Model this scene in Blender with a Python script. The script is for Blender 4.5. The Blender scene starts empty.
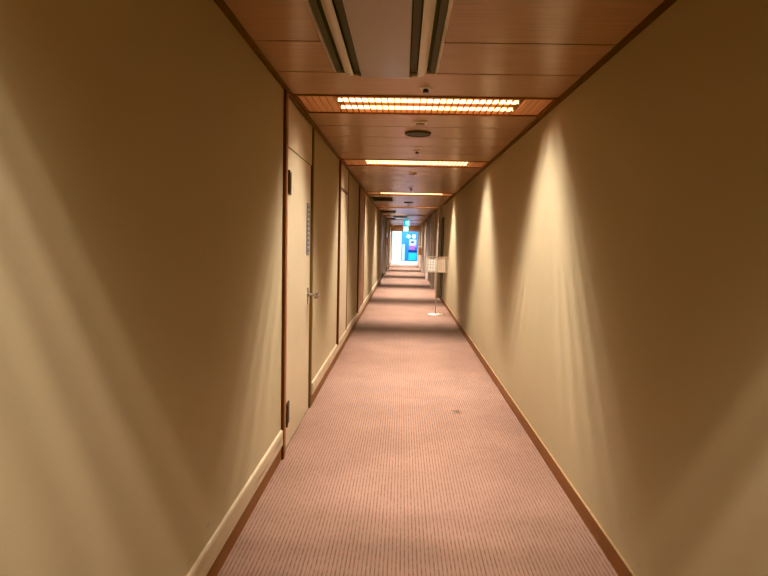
import bpy, bmesh, math, random
from mathutils import Matrix, Vector
random.seed(7)
S = bpy.context.scene
COL = S.collection

# ------------------------------------------------------------------ dimensions (metres)
XL, XR = -0.749, 0.981          # wall faces
H = 2.344                       # ceiling height
YB, YE = -5.0, 34.6             # corridor ends
EYE = 1.42

# ------------------------------------------------------------------ materials
def nt(name):
    m = bpy.data.materials.new(name); m.use_nodes = True
    t = m.node_tree; b = t.nodes['Principled BSDF']
    return m, t, b

def N(t, kind, **kw):
    n = t.nodes.new(kind)
    for k, v in kw.items():
        setattr(n, k, v)
    return n

def plain(name, col, rough=0.5, metal=0.0, spec=0.5, noise=0.06, scale=30.0, stretch=(1, 1, 1)):
    m, t, b = nt(name)
    tc = N(t, 'ShaderNodeTexCoord'); mp = N(t, 'ShaderNodeMapping'); mp.inputs['Scale'].default_value = stretch
    no = N(t, 'ShaderNodeTexNoise'); no.inputs['Scale'].default_value = scale; no.inputs['Detail'].default_value = 4
    mx = N(t, 'ShaderNodeMix', data_type='RGBA')
    mx.inputs[6].default_value = tuple(max(0, c * (1 - noise * 2)) for c in col) + (1,)
    mx.inputs[7].default_value = tuple(min(1, c * (1 + noise * 2)) for c in col) + (1,)
    t.links.new(tc.outputs['Object'], mp.inputs['Vector']); t.links.new(mp.outputs[0], no.inputs['Vector'])
    t.links.new(no.outputs[0], mx.inputs[0]); t.links.new(mx.outputs[2], b.inputs['Base Color'])
    b.inputs['Roughness'].default_value = rough; b.inputs['Metallic'].default_value = metal
    b.inputs['Specular IOR Level'].default_value = spec
    return m

def wood(name, a, c, rough=0.4, spec=0.5, axis='X', scale=6.0):
    """straight-grained wood: noise stretched along the grain axis"""
    st = {'X': (0.6, 14, 14), 'Y': (14, 0.6, 14), 'Z': (14, 14, 0.6)}[axis]
    m, t, b = nt(name)
    tc = N(t, 'ShaderNodeTexCoord'); mp = N(t, 'ShaderNodeMapping'); mp.inputs['Scale'].default_value = st
    no = N(t, 'ShaderNodeTexNoise'); no.inputs['Scale'].default_value = scale; no.inputs['Detail'].default_value = 6
    rp = N(t, 'ShaderNodeValToRGB')
    rp.color_ramp.elements[0].position = 0.3; rp.color_ramp.elements[0].color = a + (1,)
    rp.color_ramp.elements[1].position = 0.7; rp.color_ramp.elements[1].color = c + (1,)
    t.links.new(tc.outputs['Object'], mp.inputs['Vector']); t.links.new(mp.outputs[0], no.inputs['Vector'])
    t.links.new(no.outputs[0], rp.inputs[0]); t.links.new(rp.outputs[0], b.inputs['Base Color'])
    b.inputs['Roughness'].default_value = rough; b.inputs['Specular IOR Level'].default_value = spec
    return m

def emit(name, col, strength):
    m, t, b = nt(name)
    b.inputs['Base Color'].default_value = tuple(min(1, c) for c in col) + (1,)
    b.inputs['Emission Color'].default_value = col + (1,)
    b.inputs['Emission Strength'].default_value = strength
    b.inputs['Roughness'].default_value = 0.4
    return m

def wall_mat(name, col):
    m, t, b = nt(name)
    tc = N(t, 'ShaderNodeTexCoord')
    n1 = N(t, 'ShaderNodeTexNoise'); n1.inputs['Scale'].default_value = 1.3; n1.inputs['Detail'].default_value = 3
    n2 = N(t, 'ShaderNodeTexNoise'); n2.inputs['Scale'].default_value = 140; n2.inputs['Detail'].default_value = 2
    mx = N(t, 'ShaderNodeMix', data_type='RGBA')
    mx.inputs[6].default_value = tuple(c * 0.95 for c in col) + (1,)
    mx.inputs[7].default_value = tuple(c * 1.05 for c in col) + (1,)
    t.links.new(tc.outputs['Object'], n1.inputs['Vector']); t.links.new(tc.outputs['Object'], n2.inputs['Vector'])
    t.links.new(n1.outputs[0], mx.inputs[0])
    # faint scuffs low down near the skirting
    mp = N(t, 'ShaderNodeMapping'); mp.inputs['Scale'].default_value = (1, 5, 26)
    n3 = N(t, 'ShaderNodeTexNoise'); n3.inputs['Scale'].default_value = 2.0; n3.inputs['Detail'].default_value = 5
    t.links.new(tc.outputs['Object'], mp.inputs['Vector']); t.links.new(mp.outputs[0], n3.inputs['Vector'])
    r3 = N(t, 'ShaderNodeMapRange'); r3.inputs[1].default_value = 0.64; r3.inputs[2].default_value = 0.74
    t.links.new(n3.outputs[0], r3.inputs[0])
    sx = N(t, 'ShaderNodeSeparateXYZ'); t.links.new(tc.outputs['Object'], sx.inputs[0])
    rz = N(t, 'ShaderNodeMapRange'); rz.inputs[1].default_value = 0.15; rz.inputs[2].default_value = 0.42
    rz.inputs[3].default_value = 0.35; rz.inputs[4].default_value = 0.0
    t.links.new(sx.outputs[2], rz.inputs[0])
    mu = N(t, 'ShaderNodeMath', operation='MULTIPLY'); t.links.new(r3.outputs[0], mu.inputs[0]); t.links.new(rz.outputs[0], mu.inputs[1])
    m2 = N(t, 'ShaderNodeMix', data_type='RGBA'); m2.inputs[7].default_value = (0.12, 0.09, 0.05, 1)
    t.links.new(mu.outputs[0], m2.inputs[0]); t.links.new(mx.outputs[2], m2.inputs[6])
    t.links.new(m2.outputs[2], b.inputs['Base Color'])
    bp = N(t, 'ShaderNodeBump'); bp.inputs['Strength'].default_value = 0.12; bp.inputs['Distance'].default_value = 0.002
    t.links.new(n2.outputs[0], bp.inputs['Height']); t.links.new(bp.outputs[0], b.inputs['Normal'])
    b.inputs['Roughness'].default_value = 0.62; b.inputs['Specular IOR Level'].default_value = 0.25
    return m

def carpet_mat():
    m, t, b = nt('ribbed_carpet')
    tc = N(t, 'ShaderNodeTexCoord'); sx = N(t, 'ShaderNodeSeparateXYZ')
    t.links.new(tc.outputs['Object'], sx.inputs[0])
    P = 0.0185
    def math_(op, a, bb=None, c=None):
        n = N(t, 'ShaderNodeMath', operation=op)
        for i, v in enumerate((a, bb, c)):
            if v is None: continue
            if isinstance(v, (int, float)): n.inputs[i].default_value = v
            else: t.links.new(v, n.inputs[i])
        return n.outputs[0]
    # slight wobble of the ribs
    wn = N(t, 'ShaderNodeTexNoise'); wn.inputs['Scale'].default_value = 2.0
    t.links.new(tc.outputs['Object'], wn.inputs['Vector'])
    xw = math_('MULTIPLY_ADD', wn.outputs[0], 0.004, sx.outputs[0])
    u = math_('DIVIDE', xw, P)
    fr = math_('FRACT', u); idx = math_('FLOOR', u)
    d = math_('ABSOLUTE', math_('SUBTRACT', fr, 0.5))
    line = N(t, 'ShaderNodeMapRange'); line.inputs[1].default_value = 0.05; line.inputs[2].default_value = 0.20
    line.inputs[3].default_value = 1.0; line.inputs[4].default_value = 0.0
    t.links.new(d, line.inputs[0])
    # dashes: broken up along the length
    cb = N(t, 'ShaderNodeCombineXYZ'); t.links.new(math_('MULTIPLY', idx, 7.31), cb.inputs[0])
    t.links.new(math_('MULTIPLY', sx.outputs[1], 24.0), cb.inputs[1])
    dn = N(t, 'ShaderNodeTexNoise'); dn.inputs['Scale'].default_value = 1.0; dn.inputs['Detail'].default_value = 1
    t.links.new(cb.outputs[0], dn.inputs['Vector'])
    dr = N(t, 'ShaderNodeMapRange'); dr.inputs[1].default_value = 0.38; dr.inputs[2].default_value = 0.58
    dr.inputs[3].default_value = 0.40; dr.inputs[4].default_value = 1.0
    t.links.new(dn.outputs[0], dr.inputs[0])
    f = math_('MULTIPLY', line.outputs[0], dr.outputs[0])
    # pile fleck
    fl = N(t, 'ShaderNodeTexNoise'); fl.inputs['Scale'].default_value = 220; fl.inputs['Detail'].default_value = 3
    t.links.new(tc.outputs['Object'], fl.inputs['Vector'])
    base = N(t, 'ShaderNodeMix', data_type='RGBA')
    base.inputs[6].default_value = CARPET_A + (1,); base.inputs[7].default_value = CARPET_B + (1,)
    t.links.new(fl.outputs[0], base.inputs[0])
    # big soft soiling
    so = N(t, 'ShaderNodeTexNoise'); so.inputs['Scale'].default_value = 2.2; so.inputs['Detail'].default_value = 4
    t.links.new(tc.outputs['Object'], so.inputs['Vector'])
    sr = N(t, 'ShaderNodeMapRange'); sr.inputs[1].default_value = 0.35; sr.inputs[2].default_value = 0.7
    sr.inputs[3].default_value = 0.9; sr.inputs[4].default_value = 1.05
    t.links.new(so.outputs[0], sr.inputs[0])
    # the small stain near the right-hand side
    sub = N(t, 'ShaderNodeVectorMath', operation='SUBTRACT'); sub.inputs[1].default_value = (0.49, 4.63, 0)
    t.links.new(tc.outputs['Object'], sub.inputs[0])
    scv = N(t, 'ShaderNodeVectorMath', operation='MULTIPLY'); scv.inputs[1].default_value = (1.0, 0.75, 0)
    t.links.new(sub.outputs[0], scv.inputs[0])
    ln = N(t, 'ShaderNodeVectorMath', operation='LENGTH'); t.links.new(scv.outputs[0], ln.inputs[0])
    stn = N(t, 'ShaderNodeTexNoise'); stn.inputs['Scale'].default_value = 22; t.links.new(tc.outputs['Object'], stn.inputs['Vector'])
    ld = math_('MULTIPLY_ADD', stn.outputs[0], 0.09, ln.outputs['Value'])
    st = N(t, 'ShaderNodeMapRange'); st.inputs[1].default_value = 0.055; st.inputs[2].default_value = 0.10
    st.inputs[3].default_value = 0.55; st.inputs[4].default_value = 1.0
    t.links.new(ld, st.inputs[0])
    k = math_('MULTIPLY', sr.outputs[0], st.outputs[0])
    mixl = N(t, 'ShaderNodeMix', data_type='RGBA'); mixl.inputs[7].default_value = CARPET_L + (1,)
    t.links.new(f, mixl.inputs[0]); t.links.new(base.outputs[2], mixl.inputs[6])
    vm = N(t, 'ShaderNodeVectorMath', operation='SCALE')
    t.links.new(mixl.outputs[2], vm.inputs[0]); t.links.new(k, vm.inputs['Scale'])
    t.links.new(vm.outputs[0], b.inputs['Base Color'])
    bp = N(t, 'ShaderNodeBump'); bp.inputs['Strength'].default_value = 0.35; bp.inputs['Distance'].default_value = 0.004
    inv = math_('SUBTRACT', 1.0, f)
    hh = math_('MULTIPLY_ADD', fl.outputs[0], 0.6, inv)
    t.links.new(hh, bp.inputs['Height']); t.links.new(bp.outputs[0], b.inputs['Normal'])
    b.inputs['Roughness'].default_value = 0.95; b.inputs['Specular IOR Level'].default_value = 0.1
    b.inputs['Sheen Weight'].default_value = 0.15
    return m

CARPET_A = (0.275, 0.17, 0.13); CARPET_B = (0.385, 0.245, 0.19); CARPET_L = (0.185, 0.10, 0.072)
M = {}
M['wall'] = wall_mat('wallpaper_ochre', (0.505, 0.425, 0.292))
M['wall_far'] = wall_mat('wall_far_brown', (0.42, 0.33, 0.27))
M['carpet'] = carpet_mat()
M['ceil'] = wood('ceiling_laminate', (0.45, 0.28, 0.185), (0.53, 0.335, 0.225), rough=0.25, spec=0.6, axis='X', scale=5)
M['dark_gap'] = plain('dark_gap', (0.012, 0.008, 0.006), 0.9)
M['red_wood'] = wood('red_brown_wood', (0.16, 0.045, 0.018), (0.23, 0.07, 0.028), rough=0.4, axis='Z', scale=8)
M['trim_wood'] = wood('trim_wood_lengthwise', (0.12, 0.038, 0.015), (0.17, 0.056, 0.023), rough=0.4, axis='Y', scale=8)
M['slot_wood'] = wood('louvre_wood', (0.72, 0.40, 0.22), (0.82, 0.49, 0.29), rough=0.5, axis='Y', scale=6)
M['slat_wood'] = wood('louvre_slat_wood', (0.24, 0.085, 0.035), (0.32, 0.12, 0.05), rough=0.5, axis='Y', scale=6)
M['base_wood'] = wood('skirting_brown', (0.22, 0.085, 0.030), (0.30, 0.125, 0.048), rough=0.42, axis='Y', scale=6)
M['cream'] = plain('cream_rail_paint', (0.56, 0.46, 0.33), 0.4, noise=0.04, scale=9, stretch=(1, .35, 5))
def scuffs(m):
    t = m.node_tree; b = t.nodes['Principled BSDF']; src = b.inputs['Base Color'].links[0].from_socket
    tc = N(t, 'ShaderNodeTexCoord'); mp = N(t, 'ShaderNodeMapping'); mp.inputs['Scale'].default_value = (1, 1.6, 34)
    no = N(t, 'ShaderNodeTexNoise'); no.inputs['Scale'].default_value = 1.6; no.inputs['Detail'].default_value = 6
    t.links.new(tc.outputs['Object'], mp.inputs['Vector']); t.links.new(mp.outputs[0], no.inputs['Vector'])
    r = N(t, 'ShaderNodeMapRange'); r.inputs[1].default_value = 0.55; r.inputs[2].default_value = 0.72; r.inputs[4].default_value = 0.6
    t.links.new(no.outputs[0], r.inputs[0])
    sx = N(t, 'ShaderNodeSeparateXYZ'); t.links.new(tc.outputs['Object'], sx.inputs[0])
    k = N(t, 'ShaderNodeMath', operation='LESS_THAN'); k.inputs[1].default_value = 0.165; t.links.new(sx.outputs[2], k.inputs[0])
    mu = N(t, 'ShaderNodeMath', operation='MULTIPLY'); t.links.new(r.outputs[0], mu.inputs[0]); t.links.new(k.outputs[0], mu.inputs[1])
    mx = N(t, 'ShaderNodeMix', data_type='RGBA'); mx.inputs[7].default_value = (0.13, 0.085, 0.05, 1)
    t.links.new(mu.outputs[0], mx.inputs[0]); t.links.new(src, mx.inputs[6]); t.links.new(mx.outputs[2], b.inputs['Base Color'])
scuffs(M['cream'])
M['cream_edge'] = plain('cream_edge', (0.42, 0.29, 0.16), 0.45)
M['door'] = plain('door_cream_laminate', (0.60, 0.51, 0.37), 0.38, spec=0.4, noise=0.02, scale=3, stretch=(1, 1, .2))
M['door_dark'] = wood('door_dark_wood', (0.11, 0.065, 0.05), (0.16, 0.10, 0.075), rough=0.4, axis='Z')
M['door_black'] = wood('door_black_brown', (0.018, 0.010, 0.007), (0.03, 0.017, 0.011), rough=0.5, axis='Z')
M['jamb_light'] = plain('painted_steel_frame', (0.56, 0.50, 0.44), 0.4)
M['jamb_lit_tan'] = wood('jamb_lit_tan', (0.36, 0.19, 0.09), (0.44, 0.24, 0.12), rough=0.4, axis='Z')  # lighter tone puts the light on the hinge side jamb into its colour
M['jamb_shade_gold'] = wood('jamb_shade_gold', (0.15, 0.085, 0.03), (0.20, 0.115, 0.042), rough=0.45, axis='Z')  # dark gold tone paints the shadow lying on the latch side jamb
M['steel'] = plain('brushed_steel', (0.50, 0.48, 0.45), 0.25, metal=1.0, noise=0.03)
M['bronze'] = plain('dark_bronze', (0.055, 0.03, 0.018), 0.4, metal=0.5)
M['ac_white'] = plain('unit_white_plastic', (0.55, 0.48, 0.46), 0.38, noise=0.02)
M['ac_vane'] = plain('unit_vane_white', (0.78, 0.72, 0.62), 0.3, noise=0.02)
M['ac_dark'] = plain('unit_slot_dark', (0.035, 0.03, 0.022), 0.6)
M['ac_slot'] = plain('unit_slot_inner', (0.085, 0.065, 0.045), 0.5)
M['white'] = plain('white_plastic', (0.72, 0.66, 0.58), 0.4, noise=0.02)
M['dark_metal'] = plain('dark_grey_metal', (0.035, 0.028, 0.02), 0.4)
M['stand'] = plain('stand_silver_paint', (0.70, 0.62, 0.52), 0.35, metal=0.2, noise=0.02)
M['paper'] = plain('notice_paper', (0.92, 0.88, 0.80), 0.6, noise=0.02)
M['paper2'] = plain('notice_paper_beige', (0.92, 0.80, 0.66), 0.6, noise=0.02)
M['ink'] = plain('notice_ink', (0.50, 0.44, 0.37), 0.6)
M['ink_dark'] = plain('notice_ink_dark', (0.05, 0.06, 0.05), 0.6)
M['plate'] = plain('sign_plate_grey', (0.16, 0.14, 0.17), 0.35)
M['plate_mark'] = plain('sign_plate_marks', (0.50, 0.46, 0.46), 0.4)
M['tube'] = emit('lamp_tube_glow', (1.0, 0.78, 0.44), 2.4)
M['tube_dim'] = emit('lamp_tube_dim', (1.0, 0.66, 0.34), 0.5)
M['exit'] = emit('exit_sign_green', (0.02, 0.60, 0.72), 0.9)
M['exit_pale'] = emit('exit_sign_pale', (0.42, 0.98, 0.82), 1.0)
M['exit_white'] = emit('exit_sign_white', (0.75, 1.0, 0.95), 1.0)
M['blue'] = plain('lobby_blue_wall', (0.10, 0.42, 0.90), 0.5, noise=0.05, scale=2)
M['lobby_white'] = plain('lobby_white_paint', (0.86, 0.90, 0.94), 0.5, noise=0.01)
M['lobby_side'] = plain('lobby_side_wall', (0.22, 0.24, 0.27), 0.6)
M['lobby_floor'] = plain('lobby_floor_tile', (0.72, 0.74, 0.80), 0.3)
M['screen'] = emit('white_screen_added_glow', (0.86, 0.93, 1.0), 0.82)  # emission added in place of daylight falling on the panel
M['pink'] = plain('poster_pink', (0.85, 0.33, 0.62), 0.5)
M['poster'] = plain('poster_white', (0.85, 0.84, 0.86), 0.5)
M['cyan'] = plain('cabinet_cyan', (0.05, 0.72, 0.85), 0.35)
M['navy'] = plain('cabinet_navy', (0.02, 0.10, 0.30), 0.4)
M['downlight'] = emit('lamp_globe_glow', (1.0, 0.98, 0.95), 1.6)

# ------------------------------------------------------------------ mesh helpers
class MB:
    def __init__(s): s.bm = bmesh.new()
    def box(s, x0, x1, y0, y1, z0, z1, bev=0.0, rot=None, piv=None):
        r = bmesh.ops.create_cube(s.bm, size=1.0)
        vs = r['verts']
        for v in vs:
            v.co = Vector(((x0 + x1) / 2 + v.co.x * (x1 - x0), (y0 + y1) / 2 + v.co.y * (y1 - y0), (z0 + z1) / 2 + v.co.z * (z1 - z0)))
        if bev > 0:
            es = list({e for v in vs for e in v.link_edges})
            rr = bmesh.ops.bevel(s.bm, geom=es, offset=bev, segments=2, affect='EDGES', profile=0.5)
            vs = list({v for f in rr['faces'] for v in f.verts} | {v for v in vs if v.is_valid})
        if rot is not None:
            bmesh.ops.rotate(s.bm, cent=piv, matrix=rot, verts=vs)
        return s
    def cyl(s, c, r1, r2, h, axis='Z', seg=32):
        """a cone section whose base centre is c, along +axis"""
        mt = {'Z': Matrix(), 'X': Matrix.Rotation(math.pi / 2, 4, 'Y'), 'Y': Matrix.Rotation(-math.pi / 2, 4, 'X')}[axis]
        mt = Matrix.Translation(c) @ mt @ Matrix.Translation((0, 0, h / 2))
        bmesh.ops.create_cone(s.bm, cap_ends=True, segments=seg, radius1=r1, radius2=r2, depth=h, matrix=mt)
        return s
    def lathe(s, c, prof, seg=40):
        """revolve (radius, z) pairs about the vertical through c"""
        rings = []
        for r, z in prof:
            if r < 1e-6:
                rings.append([s.bm.verts.new((c[0], c[1], c[2] + z))])
            else:
                rings.append([s.bm.verts.new((c[0] + r * math.cos(2 * math.pi * i / seg), c[1] + r * math.sin(2 * math.pi * i / seg), c[2] + z)) for i in range(seg)])
        for a, b in zip(rings, rings[1:]):
            for i in range(seg):
                j = (i + 1) % seg
                if len(a) == 1 and len(b) == 1: continue
                if len(a) == 1: s.bm.faces.new((a[0], b[i], b[j]))
                elif len(b) == 1: s.bm.faces.new((a[i], b[0], a[j]))
                else: s.bm.faces.new((a[i], b[i], b[j], a[j]))
        return s
    def extrude_y(s, prof, y0, y1):
        """closed (x, z) outline swept along y"""
        a = [s.bm.verts.new((x, y0, z)) for x, z in prof]
        b = [s.bm.verts.new((x, y1, z)) for x, z in prof]
        n = len(prof)
        for i in range(n):
            j = (i + 1) % n
            s.bm.faces.new((a[i], a[j], b[j], b[i]))
        s.bm.faces.new(a[::-1]); s.bm.faces.new(b)
        return s
    def build(s, name, mat, parent=None, smooth=False, origin=None):
        bmesh.ops.recalc_face_normals(s.bm, faces=s.bm.faces)
        me = bpy.data.meshes.new(name); 
        if origin is not None:
            bmesh.ops.translate(s.bm, vec=-Vector(origin), verts=s.bm.verts)
        s.bm.to_mesh(me); s.bm.free()
        me.materials.append(mat)
        if smooth:
            for p in me.polygons: p.use_smooth = True
            me.set_sharp_from_angle(angle=math.radians(35))
        o = bpy.data.objects.new(name, me); COL.objects.link(o)
        if parent is not None: o.parent = parent
        if origin is not None: o.location = origin
        return o

def tag(o, label, cat, group=None):
    o['label'] = label; o['category'] = cat
    if group: o['group'] = group
    return o
def struct(o, label=None):
    o['kind'] = 'structure'
    if label: o['label'] = label
    return o
def empty(name, loc=(0, 0, 0)):
    o = bpy.data.objects.new(name, None); COL.objects.link(o); o.location = loc; o.empty_display_size = 0.1
    return o

# ------------------------------------------------------------------ setting: the corridor shell
SLOTS = [(0.25, 0.76), (3.668, 4.172), (6.50, 7.04), (10.80, 11.40), (15.05, 15.65), (19.65, 20.25), (24.3, 24.9), (28.9, 29.5), (33.0, 33.6)]

struct(MB().box(XL - 0.12, XR + 0.12, YB - 0.1, YE, -0.08, 0.0).build('floor', M['carpet']), 'ribbed pinkish brown carpet running the length of the corridor')

# ceiling: cross-laid laminate panels with open joints, gaps left for the lights
mb = MB(); joints = [YB]
segs = []
edges = [YB] + [v for a in SLOTS for v in a] + [YE]
for a, b in zip(edges[0::2], edges[1::2]):
    n = max(1, round((b - a) / 0.463))
    for i in range(n):
        y0 = a + (b - a) * i / n; y1 = a + (b - a) * (i + 1) / n
        mb.box(XL - 0.02, XR + 0.02, y0 + (0.006 if i else 0), y1 - (0.006 if i < n - 1 else 0), H, H + 0.015)
ceil = struct(mb.build('ceiling', M['ceil']), 'brown laminate ceiling of wide cross panels')
mb = MB()
for a, b in zip(edges[0::2], edges[1::2]):
    mb.box(XL - 0.05, XR + 0.05, a, b, H + 0.015, H + 0.05)
mb.build('ceiling_backing', M['dark_gap'], ceil)

# walls
DOORS_L = [(3.58, 4.61)]
mb = MB(); y = YB
for a, b in DOORS_L:
    mb.box(XL - 0.10, XL, y, a, 0, H); y = b
mb.box(XL - 0.10, XL, y, YE, 0, H)
wl = struct(mb.build('wall_left', M['wall']), 'ochre papered left wall')
wr = struct(MB().box(XR, XR + 0.10, YB, YE, 0, H).build('wall_right', M['wall']), 'ochre papered right wall')
struct(MB().box(XL - 0.1, XR + 0.1, YB - 0.1, YB, 0, H).build('wall_back', M['wall']), 'ochre wall behind the camera')

# wall to ceiling trims
for i, (x0, x1) in enumerate(((XL, XL + 0.022), (XR - 0.022, XR))):
    struct(MB().box(x0, x1, YB, YE, H - 0.022, H).build('trim_%d' % (i + 1), M['trim_wood']), 'red brown wooden trim at the %s ceiling edge' % ('left', 'right')[i])

# skirtings.  Left: brown board with a cream bumper rail over it, broken by the door.  Right: brown board with a pale top edge
runs = [(YB, 3.475), (4.66, YE)]
bl = MB(); cr = MB()
for a, b in runs:
    bl.box(XL, XL + 0.005, a, b, 0, 0.096)
    p = [(XL, 0.094), (XL + 0.012, 0.094), (XL + 0.014, 0.098), (XL + 0.014, 0.188), (XL + 0.010, 0.198), (XL, 0.200)]
    cr.extrude_y(p, a, b)
o = struct(bl.build('baseboard_left', M['base_wood']), 'brown skirting board with cream bumper rail along the left wall')
cr.build('bumper_rail', M['cream'], o)['label'] = 'cream bumper rail'
o = struct(MB().box(XR - 0.010, XR, YB, YE, 0, 0.082).build('baseboard_right', M['base_wood']), 'brown skirting board along the right wall')
MB().box(XR - 0.010, XR, YB, YE, 0.082, 0.088).build('skirting_cap', M['cream_edge'], o)['label'] = 'pale top edge'

# ---- left door 1: cream leaf, transom panel, red brown frame, hinges, lever, sign plate
dx = XL - 0.006
d = MB().box(dx - 0.04, dx, 3.588, 4.555, 0.008, 2.003).build('door_1', M['door'])
struct(d, 'cream door with lever handle on the left wall under the nearest light')
MB().box(dx - 0.04, dx, 3.588, 4.60, 2.014, H - 0.022).build('transom_panel', M['door'], d)
fr = MB()
fr.box(XL - 0.05, XL + 0.017, 3.478, 3.518, 0, H - 0.022)
fr.box(XL - 0.05, dx - 0.012, 3.586, 4.60, 2.0, 2.02)
fr.box(XL - 0.09, XL - 0.046, 3.586, 4.60, 0, H - 0.02)
fr.build('door_frame', M['red_wood'], d)['label'] = 'dark red brown door frame'
MB().box(XL - 0.05, XL + 0.009, 3.518, 3.586, 0, H - 0.022).build('door_jamb', M['jamb_lit_tan'], d)['label'] = 'wooden jamb on the hinge side in a lit tan tone'
MB().box(XL - 0.05, XL + 0.005, 4.60, 4.655, 0, H - 0.022).build('door_jamb', M['jamb_shade_gold'], d)['label'] = 'jamb on the latch side in a shaded brown tone'
MB().box(dx - 0.045, dx, 3.588, 4.555, 2.003, 2.012).build('transom_gap_shade', plain('gap_shade_olive', (0.16, 0.15, 0.05), 0.5), d)  # olive strip painted in for the shadow of the gap over the door
for z0 in (0.165, 1.708):
    h = MB(); h.box(dx, dx + 0.008, 3.625, 3.735, z0, z0 + 0.15, 0.002); h.cyl((dx + 0.010, 3.625, z0), 0.009, 0.009, 0.15)
    h.build('hinge', M['bronze'], d, True)
hd = MB()
hd.cyl((dx, 4.46, 0.976), 0.027, 0.025, 0.010, 'X')
hd.cyl((dx + 0.008, 4.46, 0.976), 0.012, 0.012, 0.080, 'X')
hd.box(dx + 0.072, dx + 0.094, 4.325, 4.476, 0.956, 0.992, 0.008)
hh = hd.build('door_handle', M['steel'], d, True)
MB().box(dx, dx + 0.005, 4.435, 4.487, 0.90, 1.03, 0.002).build('handle_plate', M['steel'], d)
sp = MB().box(dx, dx + 0.006, 4.375, 4.495, 1.295, 1.70, 0.002).build('door_sign', M['plate'], d)
sp['label'] = 'tall narrow grey sign plate'
mk = MB(); mk.box(dx + 0.006, dx + 0.0068, 4.385, 4.485, 1.305, 1.312); mk.box(dx + 0.006, dx + 0.0068, 4.385, 4.485, 1.683, 1.69)
for i in range(9):
    z = 1.345 + i * 0.037
    w = random.choice((0.03, 0.038, 0.045))
    mk.box(dx + 0.006, dx + 0.0068, 4.435 - w, 4.435 + w, z, z + 0.018)
mk.build('sign_marks', M['plate_mark'], sp)

# ---- further panels along the left wall (continuous bumper rail in front of them)
def left_panel(n, y0, y1, mat, label, tz=2.005, jamb=M['red_wood'], zb=0.192, wide=0.055, transom=True):
    d = MB().box(XL, XL + 0.006, y0 + wide, y1, zb, H - 0.022).build('door_%d' % n, mat)
    struct(d, label)
    f = MB()
    f.box(XL, XL + 0.022, y0, y0 + wide, zb, H - 0.022)
    f.box(XL, XL + 0.012, y1, y1 + 0.05, zb, H - 0.022)
    f.build('door_frame', jamb, d)
    if transom:
        MB().box(XL, XL + 0.012, y0 + wide, y1, tz, tz + 0.035).build('transom_rail', M['trim_wood'], d)
    return d
left_panel(2, 6.47, 7.50, M['door'], 'cream wall panel with wooden cross rail under the second light')
left_panel(3, 9.36, 10.74, wood('panel_shade_brown', (0.27, 0.13, 0.065), (0.34, 0.17, 0.09), 0.4, axis='Z'), 'wooden panel on the left wall before the third light, its shade coloured brown', transom=False)  # darker wood tone stands in for the dimmer light between fixtures

# ---- far stretch: projecting frames and dark doors
def far_frame(n, side, y, proj, mat=None, w=0.10):
    x0, x1 = ((XL, XL + proj) if side == 'left' else (XR - proj, XR))
    return struct(MB().box(x0, x1, y, y + w, 0.0, H - 0.022, 0.004).build('trim_%d' % n, mat or M['jamb_light']), 'pale projecting door frame on the far %s wall' % side)
def far_door(n, side, y0, y1, mat, ht=2.02, th=0.014, label=None):
    x0, x1 = ((XL, XL + th) if side == 'left' else (XR - th, XR))
    d = struct(MB().box(x0, x1, y0, y1, 0.0 if side == 'right' else 0.0, ht).build('door_%d' % n, mat), label)
    s = 1 if side == 'left' else -1
    hx = x1 if side == 'left' else x0
    k = MB(); k.cyl((hx - (0.05 if s < 0 else 0), y0 + 0.08, 1.0), 0.010, 0.010, 0.05, 'X', 16)
    k.box(min(hx + s * 0.05, hx + s * 0.035), max(hx + s * 0.05, hx + s * 0.035), y0 + 0.07, y0 + 0.20, 0.99, 1.01, 0.004)
    k.build('door_handle', M['steel'], d, True)
    return d
far_door(4, 'right', 13.55, 14.28, M['door_black'], label='dark door on the right wall behind the sign stand')
far_frame(3, 'right', 14.30, 0.085)
far_door(5, 'right', 14.45, 17.30, M['wall_far'], 2.32, label='brown boarded stretch of the right wall beyond the sign stand')
far_frame(4, 'right', 17.35, 0.09)
far_door(6, 'right', 17.5, 21.0, M['door_dark'], 2.25, label='dark boarded stretch of the far right wall')
far_frame(5, 'right', 21.1, 0.10)
far_door(7, 'right', 21.25, 26.0, M['wall_far'], 2.25, label='brown boarded stretch near the end of the right wall')
far_frame(6, 'right', 26.1, 0.10)
far_frame(7, 'right', 30.4, 0.09)
far_frame(8, 'left', 18.1, 0.06)
far_door(8, 'left', 18.6, 21.6, M['door_dark'], 2.2, label='dark door stretch on the far left wall')
far_frame(9, 'left', 23.6, 0.06)
far_door(9, 'left', 24.0, 27.4, M['door_dark'], 2.2, label='dark door stretch near the end of the left wall')
far_frame(10, 'left', 28.6, 0.09)

# small wall boxes far along the corridor
b = MB().box(XL + 0.014, XL + 0.10, 24.6, 24.95, 1.22, 1.55, 0.01).build('wall_box', plain('box_red_brown', (0.36, 0.12, 0.08), 0.4))
tag(b, 'small red brown box fixed to the far left wall', 'wall box')
b = MB().box(XR - 0.16, XR - 0.0, 29.2, 29.9, 0.72, 1.14, 0.01).build('wall_cabinet', plain('box_tan', (0.42, 0.24, 0.15), 0.5))
tag(b, 'small tan cabinet fixed low on the far right wall near the lobby', 'cabinet')

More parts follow.
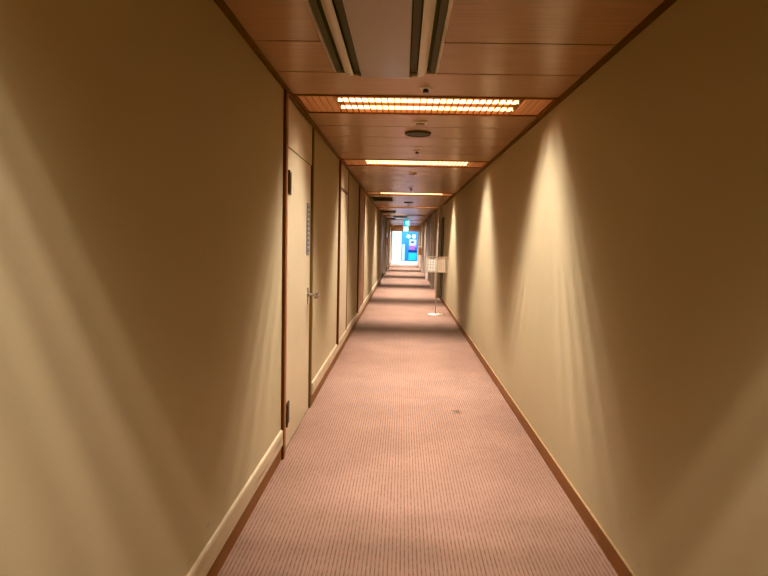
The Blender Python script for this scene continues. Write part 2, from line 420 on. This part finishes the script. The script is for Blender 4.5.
# end of the corridor: brown lintel and pale posts, then the bright lobby
struct(MB().box(XL, XR, YE - 0.2, YE, 2.02, H).build('trim_11', M['ceil']), 'brown lintel over the opening to the lobby')
struct(MB().box(XL, XL + 0.07, YE - 0.15, YE, 0, 2.02).build('trim_12', M['jamb_light']), 'pale left post of the opening to the lobby')
struct(MB().box(XR - 0.07, XR, YE - 0.15, YE, 0, 2.02).build('trim_13', M['jamb_light']), 'pale right post of the opening to the lobby')
LB = 41.0
struct(MB().box(-3, 3, YE, LB + 0.1, -0.08, 0.0).build('floor_lobby', M['lobby_floor']), 'pale lobby floor')
struct(MB().box(-3, 3, YE, LB + 0.1, 2.6, 2.7).build('ceiling_lobby', M['lobby_side']), 'grey lobby ceiling')
struct(MB().box(-3, 3, LB, LB + 0.1, 0, 2.6).build('wall_lobby_back', M['blue']), 'blue back wall of the lobby')
struct(MB().box(-3.1, -3, YE, LB, 0, 2.6).build('wall_lobby_left', M['lobby_side']), 'grey left wall of the lobby')
struct(MB().box(3, 3.1, YE, LB, 0, 2.6).build('wall_lobby_right', M['lobby_side']), 'grey right wall of the lobby')
mb = MB(); mb.box(-3, XL, YE, YE + 0.1, 0, 2.6); mb.box(XR, 3, YE, YE + 0.1, 0, 2.6); mb.box(XL, XR, YE, YE + 0.1, H, 2.6)
struct(mb.build('wall_lobby_front', M['lobby_side']), 'grey wall around the corridor mouth')

# ------------------------------------------------------------------ lights
def beam_lamp(name, x0, x1, yc, z, power, parent, col=(1.0, 0.98, 0.92), tail=0.0):
    """a long narrow lamp whose louvre shapes the beam: a photometric profile over the angle along and across the corridor"""
    l = bpy.data.lights.new(name, 'AREA'); l.shape = 'RECTANGLE'; l.size = x1 - x0; l.size_y = 0.04
    l.energy = power; l.color = col
    l.use_nodes = True
    t = l.node_tree; em = t.nodes['Emission']
    g = N(t, 'ShaderNodeNewGeometry'); sx = N(t, 'ShaderNodeSeparateXYZ'); t.links.new(g.outputs['Incoming'], sx.inputs[0])
    def ratio(i):
        d = N(t, 'ShaderNodeMath', operation='DIVIDE'); t.links.new(sx.outputs[i], d.inputs[0]); t.links.new(sx.outputs[2], d.inputs[1])
        a = N(t, 'ShaderNodeMath', operation='ABSOLUTE'); t.links.new(d.outputs[0], a.inputs[0]); return a.outputs[0]
    rp = N(t, 'ShaderNodeValToRGB'); cr = rp.color_ramp; cr.interpolation = 'B_SPLINE' if False else 'EASE'
    for p, v in PROFILE:
        v = max(v, tail)
        e = cr.elements.new(p); e.color = (v, v, v, 1)
    cr.elements.remove(cr.elements[0]); cr.elements.remove(cr.elements[-1])
    sc = N(t, 'ShaderNodeMath', operation='DIVIDE'); sc.inputs[1].default_value = 1.5
    t.links.new(ratio(1), sc.inputs[0]); t.links.new(sc.outputs[0], rp.inputs[0])
    mr = N(t, 'ShaderNodeValToRGB'); c2 = mr.color_ramp
    for p, v in LATERAL:
        e = c2.elements.new(p); e.color = (v, v, v, 1)
    c2.elements.remove(c2.elements[0]); c2.elements.remove(c2.elements[-1])
    s5 = N(t, 'ShaderNodeMath', operation='DIVIDE'); s5.inputs[1].default_value = 5.0
    t.links.new(ratio(0), s5.inputs[0]); t.links.new(s5.outputs[0], mr.inputs[0])
    mu = N(t, 'ShaderNodeMath', operation='MULTIPLY'); t.links.new(rp.outputs[0], mu.inputs[0]); t.links.new(mr.outputs[0], mu.inputs[1])
    t.links.new(mu.outputs[0], em.inputs['Strength'])
    o = bpy.data.objects.new(name, l); COL.objects.link(o); o.location = ((x0 + x1) / 2, yc, z)
    o.parent = parent
    return o
PROFILE = [(t / 1.5, v) for t, v in ((0.0, 0.48), (0.10, 0.47), (0.20, 0.54), (0.28, 0.51), (0.35, 0.65), (0.42, 0.54), (0.49, 0.68), (0.56, 0.47), (0.63, 0.58), (0.70, 0.31), (0.77, 0.37), (0.86, 0.14), (1.0, 0.08), (1.3, 0.025), (1.49, 0.012))]
LATERAL = [(v / 5.0, k) for v, k in ((0.0, 1.0), (0.3, 0.85), (0.6, 0.48), (1.0, 0.20), (1.6, 0.09), (3.0, 0.03), (4.95, 0.0))]

LIGHTS = [
    ('louvred ceiling light overhead just out of view', 0.56),
    ('nearest louvred ceiling light above the cream door', 1.0),
    ('second louvred ceiling light from the front', 1.1),
    ('third louvred ceiling light from the front, before the dark ceiling vent', 1.3),
    ('fourth louvred ceiling light, dim orange, beyond the dark ceiling disc', 1.5),
    ('fifth louvred ceiling light, far down the corridor', 1.5),
    ('sixth louvred ceiling light, just before the hanging exit signs', 1.5),
    ('seventh louvred ceiling light, second from the lobby', 1.5),
    ('farthest louvred ceiling light, added to light the end by the lobby', 1.5)]  # extra fixture added to brighten the dark carpet by the lobby
for i, ((a, b), (lab, pw)) in enumerate(zip(SLOTS, LIGHTS)):
    yc = (a + b) / 2; w = b - a
    root = tag(empty('ceiling_light', (0, yc, H)), lab, 'ceiling light', 'louvred ceiling lights')
    x0, x1 = XL + 0.022, XR - 0.022
    y0, y1 = a - yc, b - yc
    t = MB()                                   # wooden trough
    t.box(x0, x1, y0, y1, 0.16, 0.172)
    t.box(x0, x1, y0, y0 + 0.012, 0.0, 0.16); t.box(x0, x1, y1 - 0.012, y1, 0.0, 0.16)
    t.box(x0, x0 + 0.012, y0, y1, 0.0, 0.16); t.box(x1 - 0.012, x1, y0, y1, 0.0, 0.16)
    t.build('trough', M['slot_wood'], root)
    f = MB()
    f.box(x0, x1, y0 - 0.004, y0 + 0.014, -0.007, 0.004); f.box(x0, x1, y1 - 0.014, y1 + 0.004, -0.007, 0.004)
    f.box(x0, x0 + 0.016, y0, y1, -0.007, 0.004); f.box(x1 - 0.016, x1, y0, y1, -0.007, 0.004)
    f.build('frame', M['slat_wood'], root)
    s = MB()
    lx0, lx1 = -0.470, 0.762
    x = lx0
    while x < lx1 + 0.01:
        s.box(x - 0.0022, x + 0.0022, y0 + 0.012, y1 - 0.012, 0.0, 0.012); x += 0.0432
    s.build('louvre', M['slat_wood'], root)
    # closed louvre ends: wide boards with narrow gaps
    for e0, e1 in ((x0 + 0.016, lx0 - 0.01), (lx1 + 0.01, x1 - 0.016)):
        s = MB(); n = max(2, round((e1 - e0) / 0.043)); p = (e1 - e0) / n
        for k in range(n):
            s.box(e0 + k * p + 0.003, e0 + (k + 1) * p - 0.003, y0 + 0.012, y1 - 0.012, 0.002, 0.012)
        s.box(e0, e1, y0 + 0.012, y1 - 0.012, 0.012, 0.016)
        s.build('louvre_end', M['slot_wood'], root)
    g = MB()                                   # reflector board just above the tubes
    g.box(lx0, lx1, y0 + 0.012, y1 - 0.012, 0.062, 0.068)
    g.build('reflector', M['slot_wood'], root)
    for yt in (0.222, 0.425):
        yy = y0 + yt * w / 0.504
        xr = lx1 if i != 5 else 0.12
        MB().cyl((lx0 + 0.005, yy, 0.024), 0.0125, 0.0125, xr - lx0 - 0.01, 'X', 20).build('lamp_tube', M['tube'] if i not in (4,) else M['tube_dim'], root, True)
    # one lamp under each tube row (the overhead one off frame as a single row)
    for dy in ((0.0,) if i == 0 else (-0.10, 0.10)):
        beam_lamp('lamp', -0.44, 0.745, dy, 0.006, 330.0 * (pw or 1.0) / (1 if i == 0 else 2), root, tail=0.0 if i < 3 else 0.10)
# one more unseen lamp behind keeps the near floor lit
rear = bpy.data.lights.new('rear_corridor_lamp', 'AREA'); rear.shape = 'RECTANGLE'; rear.size = 1.2; rear.size_y = 0.2; rear.energy = 60; rear.color = (1, 0.83, 0.58)
o = bpy.data.objects.new('rear_corridor_lamp', rear); COL.objects.link(o); o.location = (0.1, -2.8, H - 0.03)

# lobby daylight; the second lamp is added, unseen, to fill the far corridor
for nm, loc, rot, sx_, sy_, e, c in (('lobby_lamp', (0, 38.0, 2.58), (0, 0, 0), 4.5, 5.0, 30, (0.86, 0.93, 1.0)),
    ('lobby_fill_lamp', (0, 40.9, 2.38), (math.radians(-84), 0, 0), 5.0, 0.36, 480, (0.80, 0.88, 1.0))):
    l = bpy.data.lights.new(nm, 'AREA'); l.shape = 'RECTANGLE'; l.size = sx_; l.size_y = sy_; l.energy = e; l.color = c
    o = bpy.data.objects.new(nm, l); COL.objects.link(o); o.location = loc; o.rotation_euler = rot
for x, lab in ((0.39, 'left of the two small white pendant lamps hanging in the lobby'), (0.78, 'right of the two small white pendant lamps hanging in the lobby')):
    r = tag(empty('pendant_lamp', (x, 39.5, 2.6)), lab, 'lamp', 'lobby pendant lamps')
    MB().cyl((0, 0, -0.72), 0.006, 0.006, 0.72, 'Z', 12).build('cord', M['dark_metal'], r)
    MB().lathe((0, 0, -0.72), [(0, 0.03), (0.03, 0.02), (0.05, -0.02), (0, -0.02)], 24).build('cap', M['white'], r, True)
    MB().lathe((0, 0, -0.84), [(0, 0.12), (0.06, 0.104), (0.104, 0.06), (0.12, 0), (0.104, -0.06), (0.06, -0.104), (0, -0.12)], 24).build('globe', M['downlight'], r, True)

# ------------------------------------------------------------------ ceiling air conditioner
ac = tag(empty('air_conditioner', (-0.117, 2.4, H)), 'pale flat air conditioner with two long dark slots on the ceiling nearest the viewer', 'air conditioner')
ya, yb = -0.62, 0.72
hw = 0.285
f = MB()                                     # outer frame: long lips either side, chamfered far and near ends
for s in (-1, 1):
    xo = s * hw; xi = s * (hw - 0.018)
    f.extrude_y([(xo, 0), (xo, -0.012), (xi, -0.024), (xi, 0)], ya, yb)
for e0, e1 in ((yb - 0.004, yb + 0.0), (ya, ya + 0.004)):
    f.extrude_y([(-hw, 0), (-hw, -0.012), (-0.13, -0.040), (0.13, -0.040), (hw, -0.012), (hw, 0)], e0, e1)
f.build('frame', M['ac_vane'], ac)
f = MB().box(-hw + 0.01, hw - 0.01, ya + 0.004, yb - 0.004, -0.006, -0.001)
f.build('slot_cavity', M['ac_dark'], ac)
f = MB()
for s in (-1, 1):
    a0 = s * 0.134; a1 = s * 0.168
    f.box(min(a0, a1), max(a0, a1), ya + 0.004, yb - 0.004, -0.020, -0.014)
    a0 = s * 0.238; a1 = s * 0.266
    f.box(min(a0, a1), max(a0, a1), ya + 0.004, yb - 0.004, -0.016, -0.010)
f.build('slot_lining', M['ac_slot'], ac)
f = MB().box(-0.13, 0.13, ya - 0.004, yb + 0.004, -0.046, -0.004, 0.004)
f.build('panel', M['ac_white'], ac, True)
for s in (-1, 1):                            # curved vanes
    pts = []
    for k in range(7):
        u = k / 6; pts.append((s * (0.172 + 0.048 * u), -0.038 + 0.016 * u * u - 0.002 * math.sin(u * math.pi)))
    prof = pts + [(x, z + 0.005) for x, z in reversed(pts)]
    MB().extrude_y(prof, ya + 0.01, yb - 0.006).build('vane', M['ac_vane'], ac, True)

# ------------------------------------------------------------------ small ceiling fittings
def sprinkler(loc, lab):
    r = tag(empty('ceiling_sprinkler', loc), lab, 'sprinkler', 'ceiling sprinklers')
    MB().lathe((0, 0, 0), [(0, 0), (0.040, 0), (0.038, -0.004), (0.020, -0.008), (0, -0.008)]).build('escutcheon', M['white'], r, True)
    MB().lathe((0, 0, 0), [(0, -0.008), (0.014, -0.008), (0.012, -0.018), (0.019, -0.020), (0.019, -0.025), (0, -0.026)], 24).build('sprinkler_head', M['dark_metal'], r, True)
sprinkler((0.115, 3.48, H), 'sprinkler head between the air conditioner and the nearest ceiling light')
sprinkler((0.121, 5.85, H), 'sprinkler head just before the second ceiling light')
sprinkler((0.120, 10.05, H), 'sprinkler head just before the third ceiling light')
sprinkler((0.120, 14.45, H), 'small sprinkler head just behind the far dark ceiling disc')
def detector(loc, lab, r_=0.056):
    r = tag(empty('smoke_detector', loc), lab, 'smoke detector', 'round ceiling detectors')
    MB().lathe((0, 0, 0), [(0, 0), (r_, 0), (r_, -0.008), (r_ * 0.85, -0.014), (0, -0.014)]).build('detector_base', M['white'], r, True)
    MB().lathe((0, 0, 0), [(0, -0.014), (r_ * 0.62, -0.014), (r_ * 0.55, -0.024), (0, -0.026)]).build('sensor_dome', M['cream_edge'], r, True)
detector((0.113, 4.446, H), 'pale round detector behind the nearest ceiling light')
detector((0.113, 7.72, H), 'pale round detector behind the second ceiling light')
def speaker(loc, lab, r_=0.112):
    r = tag(empty('ceiling_speaker', loc), lab, 'ceiling speaker', 'dark round ceiling discs')
    MB().lathe((0, 0, 0), [(r_ * 0.86, 0), (r_, 0), (r_, -0.010), (r_ * 0.93, -0.016), (r_ * 0.86, -0.014), (r_ * 0.86, 0)]).build('rim', M['ac_slot'], r, True)
    MB().lathe((0, 0, 0), [(0, -0.016), (r_ * 0.5, -0.014), (r_ * 0.88, -0.010)]).build('grille', M['dark_metal'], r, True)
speaker((0.105, 4.89, H), 'dark round ceiling disc between the first two ceiling lights')
speaker((0.111, 13.5, H), 'far dark round ceiling disc before the dim fourth light')

def vent(x0, x1, y0, y1, lab):
    r = tag(empty('ceiling_vent', ((x0 + x1) / 2, (y0 + y1) / 2, H)), lab, 'ceiling vent', 'dark ceiling vents')
    a, b = (x1 - x0) / 2, (y1 - y0) / 2
    f = MB()
    f.box(-a, a, -b, -b + 0.02, -0.014, 0); f.box(-a, a, b - 0.02, b, -0.014, 0)
    f.box(-a, -a + 0.02, -b, b, -0.014, 0); f.box(a - 0.02, a, -b, b, -0.014, 0)
    f.build('frame', M['bronze'], r)
    MB().box(-a + 0.02, a - 0.02, -b + 0.02, b - 0.02, -0.002, 0).build('vent_backing', M['dark_gap'], r)
    f = MB()
    for k in range(1, 9):
        yy = -b + 2 * b * k / 9
        f.box(-a + 0.02, a - 0.02, yy - 0.012, yy + 0.012, -0.012, -0.004)
    f.build('louvre', M['bronze'], r)
vent(-0.705, -0.245, 12.1, 13.0, 'dark ceiling vent on the left, nearest of the row, beyond the third light')
vent(-0.715, -0.245, 17.4, 18.4, 'dark ceiling vent on the left, second of the row')
vent(-0.40, 0.16, 21.1, 21.9, 'dark ceiling vent in the middle of the far ceiling')
vent(-0.72, -0.33, 23.0, 23.9, 'dark ceiling vent on the left, farthest of the row')

# hanging exit signs
def exit_sign(loc, w, h, lab, body, fig):
    r = tag(empty('exit_sign', loc), lab, 'exit sign', 'hanging exit signs')
    x, y, z = 0, 0, 0
    MB().box(-w / 2, w / 2, -0.04, 0.04, -h / 2, h / 2, 0.006).build('sign_box', body, r)
    top = H - loc[2]
    MB().cyl((0, 0, h / 2), 0.012, 0.012, top - h / 2, 'Z', 12).build('hanger', M['dark_metal'], r)
    p = MB()                                  # running figure through a doorway
    q = w / 2 * 0.8; yf = -0.0415
    p.box(q * 0.25, q * 0.95, yf, -0.04, -h * 0.40, h * 0.40)
    p.cyl((-q * 0.2, yf, h * 0.27), h * 0.07, h * 0.07, 0.0015, 'Y', 16)
    R_ = lambda a: Matrix.Rotation(math.radians(a), 3, 'Y')
    for cx, cz, ww, hh_, an in ((-0.25, 0.07, .09, .30, 18), (-0.48, 0.10, .06, .22, -55), (0.0, 0.06, .06, .22, -60), (-0.10, -0.18, .08, .26, -25), (-0.50, -0.18, .07, .28, 45)):
        p.box(q * cx - ww * w / 2, q * cx + ww * w / 2, yf, -0.04, cz * h - hh_ * h / 2, cz * h + hh_ * h / 2, 0, R_(an), (q * cx, 0, cz * h))
    p.build('pictogram', fig, r)
exit_sign((0.145, 23.5, 2.17), 0.27, 0.27, 'turquoise exit sign hanging from the ceiling, the nearer of two', M['exit'], M['exit_white'])
exit_sign((0.15, 30.2, 2.08), 0.26, 0.27, 'pale mint exit sign hanging lower, the farther of two', M['exit_pale'], M['exit_white'])

# ------------------------------------------------------------------ sign stand on the carpet
st = tag(empty('sign_stand', (0.675, 10.93, 0)), 'slim pale sign stand with two notice boards on the carpet by the right wall', 'sign stand')
MB().lathe((0, 0, 0), [(0, 0), (0.148, 0), (0.150, 0.006), (0.140, 0.013), (0.03, 0.020), (0, 0.020)], 48).build('base', M['stand'], st, True)
MB().cyl((0, 0.012, 0.018), 0.0125, 0.0125, 0.82, 'Z', 24).build('pole', M['stand'], st, True)
def board(xa, xb, ang, mat, kind):
    piv = Vector((0, 0, 0.98)); rot = Matrix.Rotation(math.radians(ang), 3, 'Z') @ Matrix.Rotation(math.radians(-14), 3, 'X')
    z0, z1 = 0.822, 1.138
    k = MB(); yb_ = 0.004
    for (a, b, c, d) in ((xa, xb, z0, z0 + 0.012), (xa, xb, z1 - 0.012, z1), (xa, xa + 0.012, z0, z1), (xb - 0.012, xb, z0, z1)):
        k.box(a, b, -0.012, 0.006, c, d, 0.0, rot, piv)
    fr_ = k.build('board_frame', M['stand'], st)
    p = MB().box(xa + 0.011, xb - 0.011, -0.006, 0.002, z0 + 0.011, z1 - 0.011, 0, rot, piv).build('notice', mat, fr_)
    q = MB(); e0, e1 = xa + 0.022, xb - 0.022
    if kind == 'table':
        for i in range(5):
            zz = z0 + 0.03 + i * (z1 - z0 - 0.08) / 4; q.box(e0, e1, -0.0072, -0.006, zz - 0.004, zz + 0.004, 0, rot, piv)
        for i in range(4):
            xx = e0 + (e1 - e0) * i / 3; q.box(xx - 0.004, xx + 0.004, -0.0072, -0.006, z0 + 0.03, z1 - 0.05, 0, rot, piv)
        q.box(e0 + 0.02, e1 - 0.02, -0.0072, -0.006, z1 - 0.04, z1 - 0.03, 0, rot, piv)
        q.box(e0, e1, -0.0072, -0.006, z0 + 0.016, z0 + 0.024, 0, rot, piv)
    else:
        for i in range(6):
            zz = z1 - 0.05 - i * 0.04; q.box(e0, e0 + 0.05, -0.0072, -0.006, zz - 0.004, zz + 0.004, 0, rot, piv)
        for xx in (e0 + 0.065, e0 + 0.095, e0 + 0.115): q.box(xx - 0.002, xx + 0.002, -0.0072, -0.006, z0 + 0.03, z1 - 0.03, 0, rot, piv)
    q.build('print_lines', M['ink'], fr_)
    if kind != 'table':
        MB().box(xb - 0.034, xb - 0.020, -0.0074, -0.006, z0 + 0.022, z1 - 0.03, 0, rot, piv).build('dark_strip', M['ink_dark'], fr_)
    return fr_
board(-0.198, -0.001, -6, M['paper'], 'table')['label'] = 'left notice board with a printed table'
board(0.001, 0.203, 5, M['paper2'], 'columns')['label'] = 'right notice board with columns and a dark strip'

# ------------------------------------------------------------------ things in the lobby
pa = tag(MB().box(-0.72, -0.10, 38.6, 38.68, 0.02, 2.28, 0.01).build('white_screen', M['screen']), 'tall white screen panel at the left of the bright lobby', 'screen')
po = tag(MB().box(0.46, 0.98, 40.93, 40.985, 0.98, 1.56, 0.004).build('poster', M['poster']), 'white and pink poster on the blue lobby wall', 'poster')
MB().box(0.46, 0.92, 40.915, 40.93, 0.80, 1.10).build('poster_band', M['pink'], po)['label'] = 'pink lower band'
MB().box(0.60, 0.80, 40.92, 40.93, 1.30, 1.42).build('poster_picture', M['navy'], po)
cb = tag(empty('lobby_cabinet', (0.72, 40.6, 0)), 'bright cyan cabinet with dark blue top under the lobby poster', 'cabinet')
MB().box(-0.29, 0.29, -0.25, 0.3, 0.04, 0.62, 0.01).build('cabinet_body', M['cyan'], cb)
MB().box(-0.31, 0.31, -0.27, 0.3, 0.62, 0.78, 0.006).build('cabinet_top', M['navy'], cb)
MB().box(-0.27, 0.27, -0.22, 0.28, 0.0, 0.04).build('plinth', M['navy'], cb)
ban = tag(empty('standing_banner', (0.06, 40.3, 0)), 'narrow white standing banner in front of the blue lobby wall', 'banner')
MB().box(-0.09, 0.09, -0.01, 0.01, 0.05, 1.2).build('banner_sheet', M['lobby_white'], ban)
MB().box(-0.12, 0.12, -0.09, 0.09, 0, 0.05, 0.01).build('banner_foot', M['jamb_light'], ban)

# ------------------------------------------------------------------ camera
yaw, pitch, roll = 0.03159541, 0.08423861, 0.02344001
fw = Vector((-math.sin(yaw) * math.cos(pitch), math.cos(yaw) * math.cos(pitch), -math.sin(pitch)))
rt = Vector((math.cos(yaw), math.sin(yaw), 0)); up = rt.cross(fw)
r2 = math.cos(roll) * rt + math.sin(roll) * up; u2 = -math.sin(roll) * rt + math.cos(roll) * up
mt = Matrix((r2, u2, -fw)).transposed().to_4x4(); mt.translation = (0, 0, EYE)
cam = bpy.data.cameras.new('camera'); co = bpy.data.objects.new('camera', cam); COL.objects.link(co)
co.matrix_world = mt
cam.sensor_width = 36.0; cam.lens = 560.0 / 768 * 36.0; cam.clip_start = 0.02; cam.clip_end = 200
S.camera = co

w = bpy.data.worlds.new('world'); S.world = w; w.use_nodes = True
w.node_tree.nodes['Background'].inputs[0].default_value = (0.7, 0.8, 1.0, 1); w.node_tree.nodes['Background'].inputs[1].default_value = 0.05
S.view_settings.view_transform = 'Standard'; S.view_settings.look = 'None'
S.view_settings.exposure = 0.0; S.view_settings.gamma = 0.76
S.view_settings.use_curve_mapping = True
cm = S.view_settings.curve_mapping
cm.black_level = (0.0, 0.0, 0.012); cm.update()
S.cycles.max_bounces = 10; S.cycles.diffuse_bounces = 6; S.cycles.sample_clamp_indirect = 6
